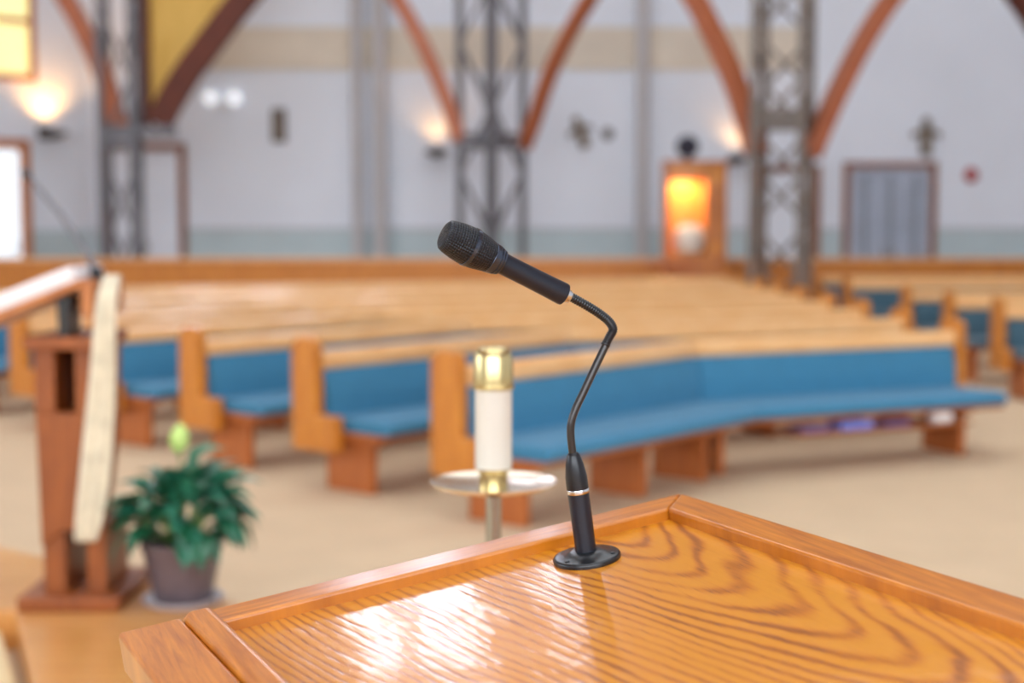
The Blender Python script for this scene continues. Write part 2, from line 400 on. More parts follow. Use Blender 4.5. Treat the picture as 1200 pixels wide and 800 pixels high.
# pedestal under the desk
def dbase(u, t, z): p = D(u, t, 0); return Vector((p.x, p.y, z))
cs = [(LB + .08, .06), (-.07, .06), (-.07, LT - .06), (LB + .08, LT - .06)]
mesh('pedestal', [dbase(a, b_, HP + .08) for a, b_ in cs] + [D(a, b_, -.022) for a, b_ in cs], BOXF, 'pew', pulpit, pulpit.location, bevel=.004)
cs2 = [(LB + .05, .03), (-.04, .03), (-.04, LT - .03), (LB + .05, LT - .03)]
mesh('plinth', [dbase(a, b_, HP) for a, b_ in cs2] + [dbase(a, b_, HP + .09) for a, b_ in cs2], BOXF, 'pew', pulpit, pulpit.location, bevel=.006)
for nm, (ua, ub) in (('side_panel', (LB + .16, LB / 2 - .02)), ('side_panel', (LB / 2 + .02, -.15))):
    zt = D(ua, .06, -.12).z
    pp = [dbase(ua, .052, HP + .17), dbase(ub, .052, HP + .17), dbase(ub, .06, HP + .17), dbase(ua, .06, HP + .17)]
    mesh(nm, pp + [Vector((p.x, p.y, zt)) for p in pp], BOXF, 'frame', pulpit, pulpit.location, uvf=lambda p: (p.x, p.z), bevel=.003)

# ------------------------------------------------------------------ gooseneck microphone
mic = empty('gooseneck_microphone', MB, 'black gooseneck microphone with mesh head on the pulpit desk', 'microphone')
wn = (ue - ND * ue.dot(ND)).normalized()
mp_n = vdir - wn * vdir.dot(wn)               # plane through the foot, facing along the desk
mp_n = wn.cross(ND).normalized()
def mpt(px, py): return on_plane(px, py, MB, mp_n)
PXM = 1.54 / F
lathe('flange', [(0, .0372), (.0032, .0376), (.0052, .0364), (.0060, .034), (.0062, .024), (.0090, .0205), (.0105, .0150), (.0108, .012)], MB, ND, 'blackgl', mic, 48, origin=MB)
sc_ = [MB + ND * .001 * 0 + wn * (.030 * math.cos(a)) + ND * .0061 + mp_n * (.030 * math.sin(a)) for a in (.7, 2.8, 4.9)]
for p in sc_: lathe('screw', [(0, .0026), (.0008, .0026), (.0012, .0018)], p, ND, 'black', mic, 12, origin=MB)
top = mpt(671.5, 531); axb = (top - MB); LBody = axb.length; axb.normalize()
s = LBody / .115
lathe('stem_body', [(.008 * s, .0118), (.02 * s, .0116), (.073 * s, .0119)], MB, axb, 'charcoal', mic, 32, origin=MB)
lathe('silver_band', [(.0725 * s, .0122), (.0732 * s, .0125), (.0765 * s, .0125), (.0772 * s, .0122)], MB, axb, 'chrome', mic, 32, origin=MB)
lathe('stem_cap', [(.0770 * s, .0122), (.090 * s, .0120), (.104 * s, .0098), (.113 * s, .0072), (.1155 * s, .0056), (.116 * s, .0046)], MB, axb, 'black', mic, 32, origin=MB)
# gooseneck
low = catmull([mpt(671.5, 534), mpt(669, 512), mpt(669.5, 495), mpt(675, 478), mpt(684, 459), mpt(699, 427), mpt(711, 402)], 8)
tube('neck_tube', low, .0043, 'neck', mic, 16, origin=MB)
bend = catmull([mpt(709, 405), mpt(714, 395), mpt(718.5, 386), mpt(714, 377), mpt(704, 368.5), mpt(691, 360), mpt(676, 351.5), mpt(662, 344)], 22)
tube('neck_spring', bend, lambda i: .0047 + (.00045 if i % 4 < 2 else -.00045), 'black', mic, 16, origin=MB)
tube('neck_collar', [bend[0], bend[6]], .0052, 'black', mic, 16, origin=MB)
tip = mpt(519.5, 273.5); tail = mpt(664, 346.5); ax = (tail - tip); LM = ax.length; ax.normalize(); k = LM / 162.0
def seg(name, pr, mat, par=mic, n=48): return lathe(name, [(a * k, r * k) for a, r in pr], tip, ax, mat, par, n, origin=MB)
hd = seg('grille_head', [(0, 2), (.3, 10), (1.2, 14.5), (3, 16.8), (8, 18.6), (18, 20.4), (29, 21.4), (32, 21.4)], 'grille')
seg('grille_ring', [(32, 21.2), (32.4, 22.0), (36.6, 22.0), (37, 21.2)], 'bluegrey')
seg('grille_skirt', [(37, 21.3), (44, 20.6), (52, 19.0), (60, 17.2)], 'grille')
seg('collar', [(59.5, 17.2), (60, 17.6), (66, 16.8), (66.4, 15.4), (67.6, 15.4), (68, 16.2), (70, 15.6), (70.4, 14.2), (71.6, 14.2), (72, 14.9), (74, 14.2), (75, 12)], 'bluegrey')
seg('handle', [(73, 12.4), (80, 12.0), (110, 11.9), (140, 12.3), (155, 12.8), (158, 12.6), (159, 11)], 'charcoal')
seg('end_ferrule', [(156, 9.0), (160, 8.6), (166, 6.8), (167, 5.6)], 'chrome')

# ------------------------------------------------------------------ candle and stand
CX, CY = (578 - 600) / F * 2.4, 2.4; cp = lambda py: atY(578, py, CY).z
st = empty('candle_stand', (CX, CY, HP), 'metal candle stand with wide pale brass drip dish beyond the pulpit', 'candle stand')
zd = cp(568); m_ = 2.4 / F; O_ = st.location
lathe('base', [(0, .15), (.012, .15), (.02, .13), (.035, .05), (.06, .02)], O_, (0, 0, 1), 'silver', st, 40, origin=O_)
lathe('stem', [(.05, .0135), (zd - HP - .002, .0135)], O_, (0, 0, 1), 'silver', st, 20, origin=O_)
lathe('drip_dish', [(-.020, .014), (-.012, .05), (-.002, .098), (.004, .108), (.007, .1085), (.005, .104), (-.002, .08), (-.005, .03)], (CX, CY, zd), (0, 0, 1), 'dish', st, 56, origin=O_)
lathe('socket', [(-.006, .025), (.002, .0245), (.022, .0245), (.026, .029), (.030, .0295)], (CX, CY, zd), (0, 0, 1), 'brass', st, 32, origin=O_)
zc = zd + .022
cn = empty('candle', (CX, CY, zc), 'thick white candle with brass follower standing on the drip dish', 'candle')
ztop = cp(407); zf = cp(454); rc = 22 * m_
lathe('candle_shell', [(0.008, rc), (zf - zc + .004, rc)], cn.location, (0, 0, 1), 'candle', cn, 40, origin=cn.location)
lathe('follower', [(-.003, rc * 1.02), (-.001, rc * 1.12), (.004, rc * 1.12), (.006, rc * 1.06), (ztop - zf - .016, rc * 1.05), (ztop - zf - .006, rc * .92), (ztop - zf, rc * .70), (ztop - zf, rc * .45), (ztop - zf - .004, rc * .3)], (CX, CY, zf), (0, 0, 1), 'brass', cn, 40, origin=cn.location)
tube('wick', [(CX, CY, ztop - .012), (CX + .001, CY, ztop + .001)], .0012, 'black', cn, 6, origin=cn.location)

# ------------------------------------------------------------------ pews
def unit(x, y): l = math.hypot(x, y); return (x / l, y / l)
def make_pew(stn, label, group, cushion, legs, left_slab=True, right='post', shelf=True):
    """stn: plan points of the back line, left to right; front is to the right-hand side of the walk"""
    P = [Vector(p) for p in stn]; dirs = [(P[i + 1] - P[i]).normalized() for i in range(len(P) - 1)]
    nr = [Vector((d.y, -d.x)) for d in dirs]
    st_ = []
    for i, p in enumerate(P):
        if i == 0: dv = nr[0]
        elif i == len(P) - 1: dv = nr[-1]
        else:
            b = (nr[i - 1] + nr[i]).normalized(); dv = b / b.dot(nr[i])
        st_.append((p, dv))
    o3 = Vector((P[0].x, P[0].y, 0)); root = empty('church_pew', o3, label, 'pew', group)
    rail = [(-.085, .70), (.0, .70), (.018, .715), (.022, .775), (.012, .80), (-.02, .812), (-.06, .808), (-.085, .79)]
    sweep('top_rail', rail, st_, 'rail', root, o3, bevel=.006)
    sweep('back_board', [(-.075, .30), (-.035, .30), (-.035, .70), (-.075, .70)], st_, 'pew', root, o3)
    sweep('seat_board', [(-.035, .325), (.50, .325), (.50, .355), (-.035, .355)], st_, 'leg', root, o3)
    for i in range(len(P) - 1):
        A, B = st_[i], st_[i + 1]
        g = .006; A2 = (A[0] + dirs[i] * (g if i else .03), A[1]); B2 = (B[0] - dirs[i] * (g if i < len(P) - 2 else .02), B[1])
        sweep('seat_cushion', [(.03, .356), (.535, .356), (.555, .372), (.557, .40), (.54, .425), (.50, .438), (.05, .428)], (A2, B2), cushion, root, o3, smooth=False, bevel=.01)
        sweep('back_cushion', [(-.034, .40), (.048, .40), (.060, .43), (.052, .55), (.026, .685), (.012, .702), (-.034, .702)], (A2, B2), cushion, root, o3, bevel=.01)
    def along(i, s): return P[i] + dirs[i] * s, nr[i]
    def slab(p, n_, d, th, prof, nm, mat): 
        a = p - d * th / 2; b = p + d * th / 2
        return sweep(nm, prof, ((a, n_), (b, n_)), mat, root, o3, bevel=.010)
    full = [(-.16, .24), (.21, .24), (.21, .45), (.045, .45), (.045, .84), (.015, .885), (-.10, .895), (-.16, .85)]
    post = [(-.16, .24), (.045, .24), (.045, .84), (.015, .885), (-.10, .895), (-.16, .85)]
    if left_slab: slab(P[0] - dirs[0] * .035, nr[0], dirs[0], .07, full, 'end_panel', 'pew')
    if right: slab(P[-1] + dirs[-1] * .035, nr[-1], dirs[-1], .07, full if right == 'full' else post, 'end_panel', 'pew')
    for (i, s_) in legs:
        p, n_ = along(i, s_)
        slab(p, n_, dirs[i], .055, [(-.02, 0), (.36, 0), (.36, .29), (.43, .29), (.43, .325), (-.06, .325), (-.06, .29), (-.02, .29)], 'leg', 'leg')
    return root
NRW = 9
ordn = ['front', 'second', 'third', 'fourth', 'fifth', 'sixth', 'seventh', 'eighth', 'ninth']
rows = []
for kx in range(NRW):
    Lp = (-.26 - .86 * kx, 7.3 + .88 * kx); Kp = (1.16 - .743 * kx, 9.0 + .983 * kx)
    Rp = (3.07, Kp[1] + (3.07 - Kp[0]) * .4455)
    l1 = math.dist(Lp, Kp); l2 = math.dist(Kp, Rp)
    lg = [(0, .10), (0, l1 * .48), (0, l1 - .30), (1, .12), (1, l2 * .5), (1, l2 - .22)] if kx else [(0, .10), (0, l1 * .52), (0, l1 - .42), (1, -.02), (1, l2 - .22)]
    lab = ('blue cushioned front pew with bend in the middle, nearest the pulpit' if kx == 0 else
           '%s row pew counted from the front, oak rail and blue cushions, central block' % ordn[kx])
    rows.append(make_pew([Lp, Kp, Rp], lab, 'bent pews of the central block', 'blue', lg))
rb_lab = ['nearest', 'second nearest', 'third nearest', 'fourth nearest', 'farthest']
for j, (Y, X) in enumerate(((12.75, 4.42), (14.2, 4.42), (15.75, 4.42), (18.7, 4.45), (20.5, 4.45))):
    make_pew([(X, Y), (X + 5.0, Y + .2)], '%s pew of the right block with blue cushion in a shaded tone, across the aisle' % rb_lab[j], 'pews right of the aisle', 'blueshade',
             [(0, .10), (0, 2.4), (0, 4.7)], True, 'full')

# hymnals and papers under the front pew seat (resting on a rack)
b0 = Vector((3.07 - 1.16, 9.85 - 9.0)).normalized(); n0 = Vector((b0.y, -b0.x))
sh0 = Vector((1.16, 9.0)) + b0 * .42; sh1 = Vector((3.07, 9.85)) - b0 * .28
sweep('book_rack', [(.17, .235), (.52, .235), (.52, .25), (.17, .25)], ((sh0, n0), (sh1, n0)), 'leg', rows[0], rows[0].location)
for px_, wd, mat, lab, dz, cat in ((925, .20, 'plum', 'plum covered hymnal under the front pew seat near its bend', .035, 'book'),
                      (988, .24, 'violet', 'violet blue hymnal under the middle of the front pew', .05, 'book'),
                      (1052, .20, 'plum', 'dull plum hymnal under the front pew beside the white paper', .03, 'book')):
    c = atY(px_, 492, 9.05); q = (Vector((c.x, c.y)) - sh0).dot(b0); c2 = sh0 + b0 * q + n0 * .42
    bk = empty('hymnal', (c2.x, c2.y, .251), lab, cat, 'hymnals under the front pew')
    a3, n3 = Vector((b0.x, b0.y, 0)), Vector((n0.x, n0.y, 0)); ctr = Vector((c2.x, c2.y, .251))
    obox('cover', ctr + Vector((0, 0, dz / 2)) - n3 * .002, a3 * wd / 2, n3 * .08, Vector((0, 0, dz / 2)), mat, bk, origin=ctr, bevel=.003)
    obox('page_block', ctr + Vector((0, 0, dz / 2)), a3 * (wd / 2 - .006), n3 * .081, Vector((0, 0, dz / 2 - .005)), mat if px_ != 988 else 'violet', bk, origin=ctr)
c = sh0 + b0 * ((sh1 - sh0).length - .20) + n0 * .47
tag(lathe('paper_roll', [(0, .03), (.002, .038), (.14, .038), (.142, .03)], Vector((c.x, c.y, .288)) - Vector((b0.x, b0.y, 0)) * .1, (b0.x, b0.y, 0), 'paper', None, 20),
    'white paper roll under the right end of the front pew seat', 'paper')

# ------------------------------------------------------------------ back partition
pt = empty('partition', (0, 22.4, 0), 'long low oak partition behind the last pews', 'partition')
PY = 22.4; PH = 1.035
box('cap_rail', -12, 15.5, PY - .07, PY + .07, PH - .05, PH, 'rail', pt, origin=pt.location, bevel=.008)
box('kick_board', -12, 15.5, PY - .04, PY + .04, 0, .12, 'pew', pt, origin=pt.location)
for i in range(22):
    x0 = -12 + i * 1.25; box('panel', x0 + .06, min(x0 + 1.19, 15.4), PY - .02, PY + .02, .12, PH - .05, 'pew', pt, origin=pt.location)
for i in range(23):
    x0 = -12 + i * 1.25; box('post', x0 - .06 if i else x0, min(x0 + .06, 15.5), PY - .045, PY + .045, .12, PH - .05, 'pew', pt, origin=pt.location)

# ------------------------------------------------------------------ lattice columns
def lattice(px, Y, half, rot, label, mat, bay=1.05, ht=9.5, pw=.045):
    X = (px - 600) / F * Y; root = empty('lattice_column', (X, Y, 0), label, 'column', 'steel lattice columns')
    cs = [Vector((X + half * math.cos(rot + a * math.pi / 2), Y + half * math.sin(rot + a * math.pi / 2), 0)) for a in range(4)]
    o = root.location
    a1 = Vector((math.cos(rot + math.pi / 4), math.sin(rot + math.pi / 4), 0)); a2 = Vector((-a1.y, a1.x, 0))
    for c in cs: obox('corner_post', c + Vector((0, 0, ht / 2)), a1 * pw, a2 * pw, Vector((0, 0, ht / 2)), mat, root, origin=o)
    nb = int(ht / bay)
    for f in range(4):
        A, B = cs[f], cs[(f + 1) % 4]; d = (B - A); 
        for b_ in range(nb):
            z0, z1 = .3 + b_ * bay, .3 + (b_ + 1) * bay
            p, q = (A, B) if (b_ + f) % 2 == 0 else (B, A)
            tube('brace', [p + Vector((0, 0, z0)), q + Vector((0, 0, z1))], .028, mat, root, 6, origin=o, smooth=False)
    for z in (.06, 2.85, 3.0):
        for f in range(4):
            A, B = cs[f], cs[(f + 1) % 4]; mid = (A + B) / 2 + Vector((0, 0, z)); d = (B - A) / 2; nn = Vector((-d.y, d.x, 0)).normalized()
            obox('tie_bar', mid, d, nn * .04, Vector((0, 0, .045)), mat, root, origin=o)
    return root
lattice(576, 23.6, .52, R(5), 'grey steel lattice column in the middle behind the microphone', 'steel')
lattice(914, 18.9, .44, R(22), 'brownish steel lattice column at the aisle beside the lit cabinet', 'steeldk', .62)
lc = lattice(145, 23.4, .36, R(45), 'grey steel lattice column at the left beneath the gold panel', 'steel', 1.2)

# capital under the two limbs on the left column
box('capital', atY(124, 150, 23.4).x, atY(204, 150, 23.4).x, 23.4 - .22, 23.4 + .22, atY(150, 160, 23.4).z, atY(150, 148, 23.4).z, 'steel', lc, origin=lc.location, bevel=.01)
# ------------------------------------------------------------------ timber arches
def rib(pts, Ys, wpx, mat, root, o, depth=.13):
    """curved beam through photo points; Ys: distance of first and last point along the arch's plane"""
    n = len(pts); W = []
    for i, (x, y) in enumerate(pts): W.append(atY(x, y, Ys[0] + (Ys[1] - Ys[0]) * (x - pts[0][0]) / (pts[-1][0] - pts[0][0])))
    C = catmull(W, 6); vs_, fs = [], []
    for i, p in enumerate(C):
        d = (C[min(i + 1, len(C) - 1)] - C[max(i - 1, 0)]).normalized(); hz = Vector((d.x, d.y, 0)).normalized() if Vector((d.x, d.y, 0)).length > 1e-4 else Vector((1, 0, 0))
        side = hz.cross(Vector((0, 0, 1))).normalized(); nn = d.cross(side).normalized(); hw = wpx * p.y / F / 2
        for sx, sy in ((-1, -1), (1, -1), (1, 1), (-1, 1)): vs_.append(p + nn * hw * sx + side * depth * sy)
    for j in range(len(C) - 1):
        for q in range(4):
            q2 = (q + 1) % 4; fs.append((j * 4 + q, j * 4 + q2, j * 4 + 4 + q2, j * 4 + 4 + q))
    m0 = (len(C) - 1) * 4; fs += [(0, 3, 2, 1), (m0, m0 + 1, m0 + 2, m0 + 3)]
    return mesh('rib', vs_, fs, mat, root, o, bevel=.01)
YA, YB, YC = 23.6, 18.9, 23.4
ar = empty('timber_arch', atY(617, 165, YA), 'slender reddish timber arch rising between the middle and right columns', 'arch', 'pointed timber arches')
rib([(614, 172), (626, 140), (643, 90), (664, 45), (690, 0), (718, -42), (750, -84)], (YA, (YA + YB) / 2), 15, 'rib', ar, ar.location, .09)
rib([(886, 178), (873, 132), (858, 88), (838, 45), (815, 0), (786, -42), (752, -84)], (YB, (YA + YB) / 2), 18, 'rib', ar, ar.location)
ar = empty('timber_arch', atY(533, 160, YA), 'timber arch left of the middle column with shaded dark red left limb', 'arch', 'pointed timber arches')
rib([(538, 165), (528, 130), (510, 85), (490, 42), (466, 0), (428, -48), (377, -96)], (YA, YA), 18, 'rib', ar, ar.location)
rib([(186, 146), (198, 122), (218, 88), (246, 50), (284, 0), (326, -48), (375, -96)], (YC, YA), 30, 'darkrib', ar, ar.location)
ar = empty('timber_arch', atY(135, 150, YC), 'timber arch limb rising left from the left column', 'arch', 'pointed timber arches')
rib([(140, 150), (133, 125), (120, 85), (100, 40), (78, 0), (40, -55), (-10, -100)], (YC, YC), 20, 'rib', ar, ar.location)
ar = empty('timber_arch', atY(956, 170, YB), 'reddish timber arch springing right from the aisle column', 'arch', 'pointed timber arches')
rib([(950, 182), (962, 152), (983, 105), (1012, 48), (1043, 0), (1080, -45), (1118, -80)], (YB, YB + .5), 19, 'rib', ar, ar.location)
rib([(1288, 182), (1272, 140), (1254, 105), (1226, 48), (1195, 0), (1160, -45), (1120, -80)], (YB + 1.0, YB + .5), 18, 'darkrib', ar, ar.location)
# gold timber spandrel beside the dark limb
gp = [(174, 146), (184, 140), (198, 122), (218, 88), (246, 50), (284, 0), (326, -48), (300, -90), (174, -90)]
gv = [atY(x, y, YC + .12) for x, y in gp] + [atY(x, y, YC + .12) + Vector((0, .08, 0)) for x, y in gp]; gn = len(gp)
tag(mesh('spandrel_panel', gv, [tuple(range(gn)), tuple(range(gn, 2 * gn))] + [(i, (i + 1) % gn, gn + (i + 1) % gn, gn + i) for i in range(gn)], 'gold'),
    'golden yellow timber panel between left column and dark arch limb', 'panel')
dk = empty('panel_edge_post', atY(170, 150, YC), 'dark red upright along the edge of the gold panel', 'post')
obox('upright', (atY(170, 148, YC) + atY(170, -90, YC)) / 2 + Vector((0, .04, 0)), Vector((.05, 0, 0)), Vector((0, .1, 0)), Vector((0, 0, (atY(170, -90, YC).z - atY(170, 148, YC).z) / 2)), 'darkrib', dk, origin=dk.location)

# ------------------------------------------------------------------ things on the back wall
def wallp(px, py, off=0): p = atY(px, py, WY - off); return p
def post_at(px, wpx, label):
    p = wallp(px, 300, .12); hw = wpx * WY / F / 2
    tag(lathe('service_pipe', [(0, hw * 1.3), (.06, hw * 1.3), (.07, hw), (10.4, hw)], (p.x, WY - .13 - hw, 0), (0, 0, 1), 'post', None, 16), label, 'pipe', 'vertical pipes on the back wall')
post_at(421, 13, 'slim grey vertical pipe on back wall, left one of the pair')
post_at(447, 16, 'thicker grey vertical pipe on back wall, right one of the pair')
post_at(751, 14, 'single grey vertical pipe on back wall right of the microphone')
def sconce(P, n, power, label, s=1.0):
    P = Vector(P); n = Vector(n); root = empty('wall_sconce', P, label, 'wall lamp', 'uplight wall lamps')
    side = n.cross(Vector((0, 0, 1))).normalized(); c = P + n * .24 * s
    obox('back_plate', P + n * .02, side * .10 * s, Vector((0, 0, .09 * s)), n * .018, 'iron', root, origin=P, bevel=.005)
    lathe('bowl', [(-.09 * s, .03 * s), (-.08 * s, .09 * s), (-.04 * s, .17 * s), (.01 * s, .215 * s), (.02 * s, .215 * s), (.0, .19 * s), (-.03 * s, .12 * s)], c, (0, 0, 1), 'iron', root, 28, origin=P)
    lathe('bulb', [(-.03 * s, .03 * s), (-.01 * s, .055 * s), (.03 * s, .05 * s), (.05 * s, .01 * s)], c - Vector((0, 0, .035 * s)), (0, 0, 1), 'bulb', root, 16, origin=P)
    ld = bpy.data.lights.new('sconce_light', 'SPOT'); ld.energy = power; ld.color = (1, .50, .17); ld.shadow_soft_size = .10; ld.spot_size = R(125); ld.spot_blend = .8
    lo = bpy.data.objects.new('sconce_light', ld); COL.objects.link(lo); lo.parent = root; lo.location = c - P + Vector((0, 0, .08 * s)); lo.rotation_euler = (R(180), 0, 0)
sconce(wallp(512, 178), (0, -1, 0), SCONCE, 'dark uplight bowl glowing on back wall left of the middle column')
sconce(wallp(862, 186), (0, -1, 0), SCONCE, 'dark uplight bowl glowing beside the aisle column')
lw = lambda px, py: on_plane(px, py, CORNER, WLN)
sconce(lw(52, 156), WLN, SCONCE * 4.5, 'large uplight bowl glowing on the slanting left wall', 1.25)

def door(i, px0, px1, pyt, P, n, leafmat, framemat, fw, nleaf=2):
    """door structure: jambs, header and leaves on a wall plane"""
    A = on_plane(px0, pyt, P, n); B = on_plane(px1, pyt, P, n); zt = A.z; d = Vector((B.x - A.x, B.y - A.y, 0)); W = d.length; d.normalize()
    A = Vector((A.x, A.y, 0)); root = bpy.data.objects.new('door_%d' % i, None); COL.objects.link(root); root['kind'] = 'structure'; root.location = A
    for s_ in (fw / 2, W - fw / 2): obox('jamb', A + d * s_ + n * .06 + Vector((0, 0, zt / 2)), d * fw / 2, n * .058, Vector((0, 0, zt / 2)), framemat, root, origin=A, bevel=.006)
    obox('header', A + d * W / 2 + n * .065 + Vector((0, 0, zt - fw / 2)), d * W / 2, n * .06, Vector((0, 0, fw / 2)), framemat, root, origin=A, bevel=.006)
    lwid = (W - 2 * fw) / nleaf
    for j in range(nleaf):
        c = A + d * (fw + lwid * (j + .5)) + n * .035 + Vector((0, 0, (zt - fw) / 2))
        lf_ = obox('leaf', c, d * (lwid / 2 - .006), n * .02, Vector((0, 0, (zt - fw) / 2 - .004)), leafmat, root, origin=A)
        obox('handle', c + n * .05 + d * (lwid * .4 * (1 if j == 0 else -1)) - Vector((0, 0, .28)), d * .015, n * .02, Vector((0, 0, .09)), 'silver', lf_, origin=A)
    return root
BN = Vector((0, -1, 0)); BP = Vector((0, WY, 0))
d1 = door(1, 988, 1097, 190, BP, BN, 'curtain', 'darkframe', .11)
# curtain folds on the right door leaves
A1 = wallp(998, 200); B1 = wallp(1087, 200)
for j in range(9):
    x = A1.x + .08 + (B1.x - A1.x - .16) * j / 8
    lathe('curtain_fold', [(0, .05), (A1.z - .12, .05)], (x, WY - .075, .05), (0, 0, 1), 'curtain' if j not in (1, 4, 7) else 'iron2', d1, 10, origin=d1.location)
door(2, 884, 961, 194, BP, BN, 'wallwarm', 'darkframe', .12, 1)
door(3, 118, 218, 168, BP, BN, 'wall', 'darkframe', .13, 2)
d4 = door(4, -60, 31, 160, CORNER, WLN, 'doorglass', 'doorwood', .17, 1)
# yellow window, top left, on the slanting wall
A = lw(-70, 84); B = lw(37, 84); top_ = lw(37, -40).z; ax_ = Vector((B.x - A.x, B.y - A.y, 0))
window(8, A, ax_, (0, 0, top_ - A.z), WLN, 'yellowglass', 2, 2, 'doorwood', .09)
# plaques and figures
def plaque(px, py, w_, h_, label):
    p = wallp(px, py); root = empty('wall_plaque', p, label, 'plaque', 'station plaques on the back wall')
    box('back_slab', p.x - w_ / 2, p.x + w_ / 2, WY - .06, WY, p.z - h_ / 2, p.z + h_ / 2, 'plaster', root, origin=p, bevel=.01)
    lathe('relief_head', [(0, .06), (.05, .055), (.07, .02)], (p.x, WY - .05, p.z + h_ * .26), (0, -1, 0), 'bronze', root, 14, origin=p)
    box('relief_body', p.x - w_ * .26, p.x + w_ * .26, WY - .10, WY - .05, p.z - h_ * .40, p.z + h_ * .16, 'bronze', root, origin=p, bevel=.03)
plaque(327, 147, .26, .60, 'dark rectangular relief plaque on the white wall left of the pipes')
p = wallp(682, 160)
root = empty('carved_figure', p, 'small bronze cross shaped figure on wall right of the middle column', 'figure')
def fig(root, p, s=1.0, tilt=.35):
    dv = Vector((math.sin(tilt), 0, math.cos(tilt))); sv_ = Vector((dv.z, 0, -dv.x)); nY = Vector((0, .05, 0))
    obox('torso', p + Vector((0, -.07, 0)), sv_ * .085 * s, nY, dv * .22 * s, 'bronze', root, origin=p, bevel=.03)
    lathe('head', [(-.08 * s, .02 * s), (-.05 * s, .07 * s), (.02 * s, .075 * s), (.08 * s, .03 * s)], p + Vector((0, -.08, 0)) + dv * .30 * s, dv, 'bronze', root, 14, origin=p)
    for q in (-1, 1): tube('arm', [p + Vector((0, -.07, 0)) + dv * .16 * s + sv_ * q * .06 * s, p + Vector((0, -.08, 0)) + dv * .10 * s + sv_ * q * .22 * s], .04 * s, 'bronze', root, 8, origin=p)
    obox('mount', p + Vector((0, -.015, 0)), sv_ * .05, Vector((0, .015, 0)), dv * .12, 'iron', root, origin=p)
fig(root, p, 1.0, -.35)
p = wallp(712, 157)
root = empty('wall_roundel', p, 'little grey roundel on wall just right of the bronze figure', 'roundel')
lathe('disc', [(0, .10), (.02, .11), (.04, .09)], p, (0, -1, 0), 'plaster', root, 20, origin=p); lathe('boss', [(.035, .05), (.07, .02)], p, (0, -1, 0), 'iron', root, 14, origin=p)
p = wallp(1084, 166)
root = empty('carved_figure', p, 'small upright bronze figure on wall above the curtained doors', 'figure'); fig(root, p, 1.15, 0)
p = wallp(262, 120)
root = empty('emergency_light', p, 'white twin head emergency light on wall near the left column', 'light fitting')
box('housing', p.x - .17, p.x + .17, WY - .12, WY, p.z - .10, p.z + .06, 'white', root, origin=p, bevel=.015)
for q in (-1, 1): lathe('lamp_head', [(0, .05), (.02, .11), (.10, .12), (.12, .10)], (p.x + q * .19, WY - .06, p.z + .08), (q * .3, -1, -.2), 'lens', root, 20, origin=p)
p = wallp(1137, 205)
root = empty('fire_alarm', p, 'small red fire alarm on wall right of the curtained doors', 'alarm')
lathe('bell', [(.03, .12), (.06, .13), (.09, .10), (.11, .03)], p, (0, -1, 0), 'red', root, 24, origin=p); box('base_plate', p.x - .08, p.x + .08, WY - .035, WY, p.z - .08, p.z + .08, 'red', root, origin=p)

# ------------------------------------------------------------------ lit cabinet by the aisle
CYb = 21.15; xw = lambda px: (px - 600) / F * CYb
x0, x1 = xw(779), xw(851); zt = atY(800, 188, CYb).z
cb = empty('display_cabinet', ((x0 + x1) / 2, CYb, 0), 'tall lit oak display cabinet with open front near the aisle', 'cabinet'); o = cb.location
xm = xw(829)
box('back', x0, x1, CYb + .50, CYb + .54, 0, zt, 'cabinet', cb, origin=o)
for a in (x0, x1 - .05): box('side', a, a + .05, CYb, CYb + .5, 0, zt, 'doorwood', cb, origin=o, bevel=.005)
box('divider', xm - .03, xm, CYb, CYb + .5, .1, zt - .1, 'doorwood', cb, origin=o)
box('top', x0 - .03, x1 + .03, CYb - .03, CYb + .54, zt - .06, zt, 'doorwood', cb, origin=o, bevel=.008)
box('header', x0 + .05, x1 - .05, CYb, CYb + .04, zt - .24, zt - .06, 'cabinet', cb, origin=o)
zs = atY(800, 297, CYb).z
box('shelf', x0 + .05, xm - .03, CYb + .02, CYb + .5, zs - .05, zs - .01, 'cabinet', cb, origin=o)
box('lower_door', x0 + .05, xm - .03, CYb, CYb + .03, .05, zs - .06, 'doorwood', cb, origin=o, bevel=.005)
sd = box('side_door', xm, x1 - .05, CYb, CYb + .03, .05, zt - .24, 'cabinet', cb, origin=o, bevel=.005)
for (za, zb) in ((.3, 1.15), (1.3, 2.15)): box('door_panel', xm + .035, x1 - .08, CYb - .012, CYb + .0, za, zb, 'doorwood', sd, origin=o)
lt = bpy.data.lights.new('cabinet_lamp', 'AREA'); lt.energy = 14; lt.size = .3; lt.color = (1, .72, .38)
lo = bpy.data.objects.new('cabinet_lamp', lt); COL.objects.link(lo); lo.parent = cb; lo.location = ((x0 + xm) / 2 - o.x, .25, zt - .26)
p = Vector((xw(809), CYb + .2, zs - .01))
tag(lathe('white_vessel', [(0, .12), (.04, .21), (.2, .25), (.36, .22), (.44, .13), (.46, .14)], p, (0, 0, 1), 'candle', None, 28), 'round white vessel glowing on the shelf of the lit cabinet', 'vessel')
gz = zt; p = Vector((xw(806), CYb + .2, gz)); root = empty('round_speaker', p, 'dark navy round speaker on top of the lit cabinet', 'speaker')
lathe('foot', [(0, .09), (.02, .09), (.05, .04), (.07, .04)], p, (0, 0, 1), 'navy', root, 20, origin=p)
lathe('shell', [(0, .02), (.02, .08), (.07, .145), (.15, .175), (.23, .16), (.30, .10), (.33, .02)], p + Vector((0, 0, .05)), (0, 0, 1), 'navy', root, 28, origin=p)
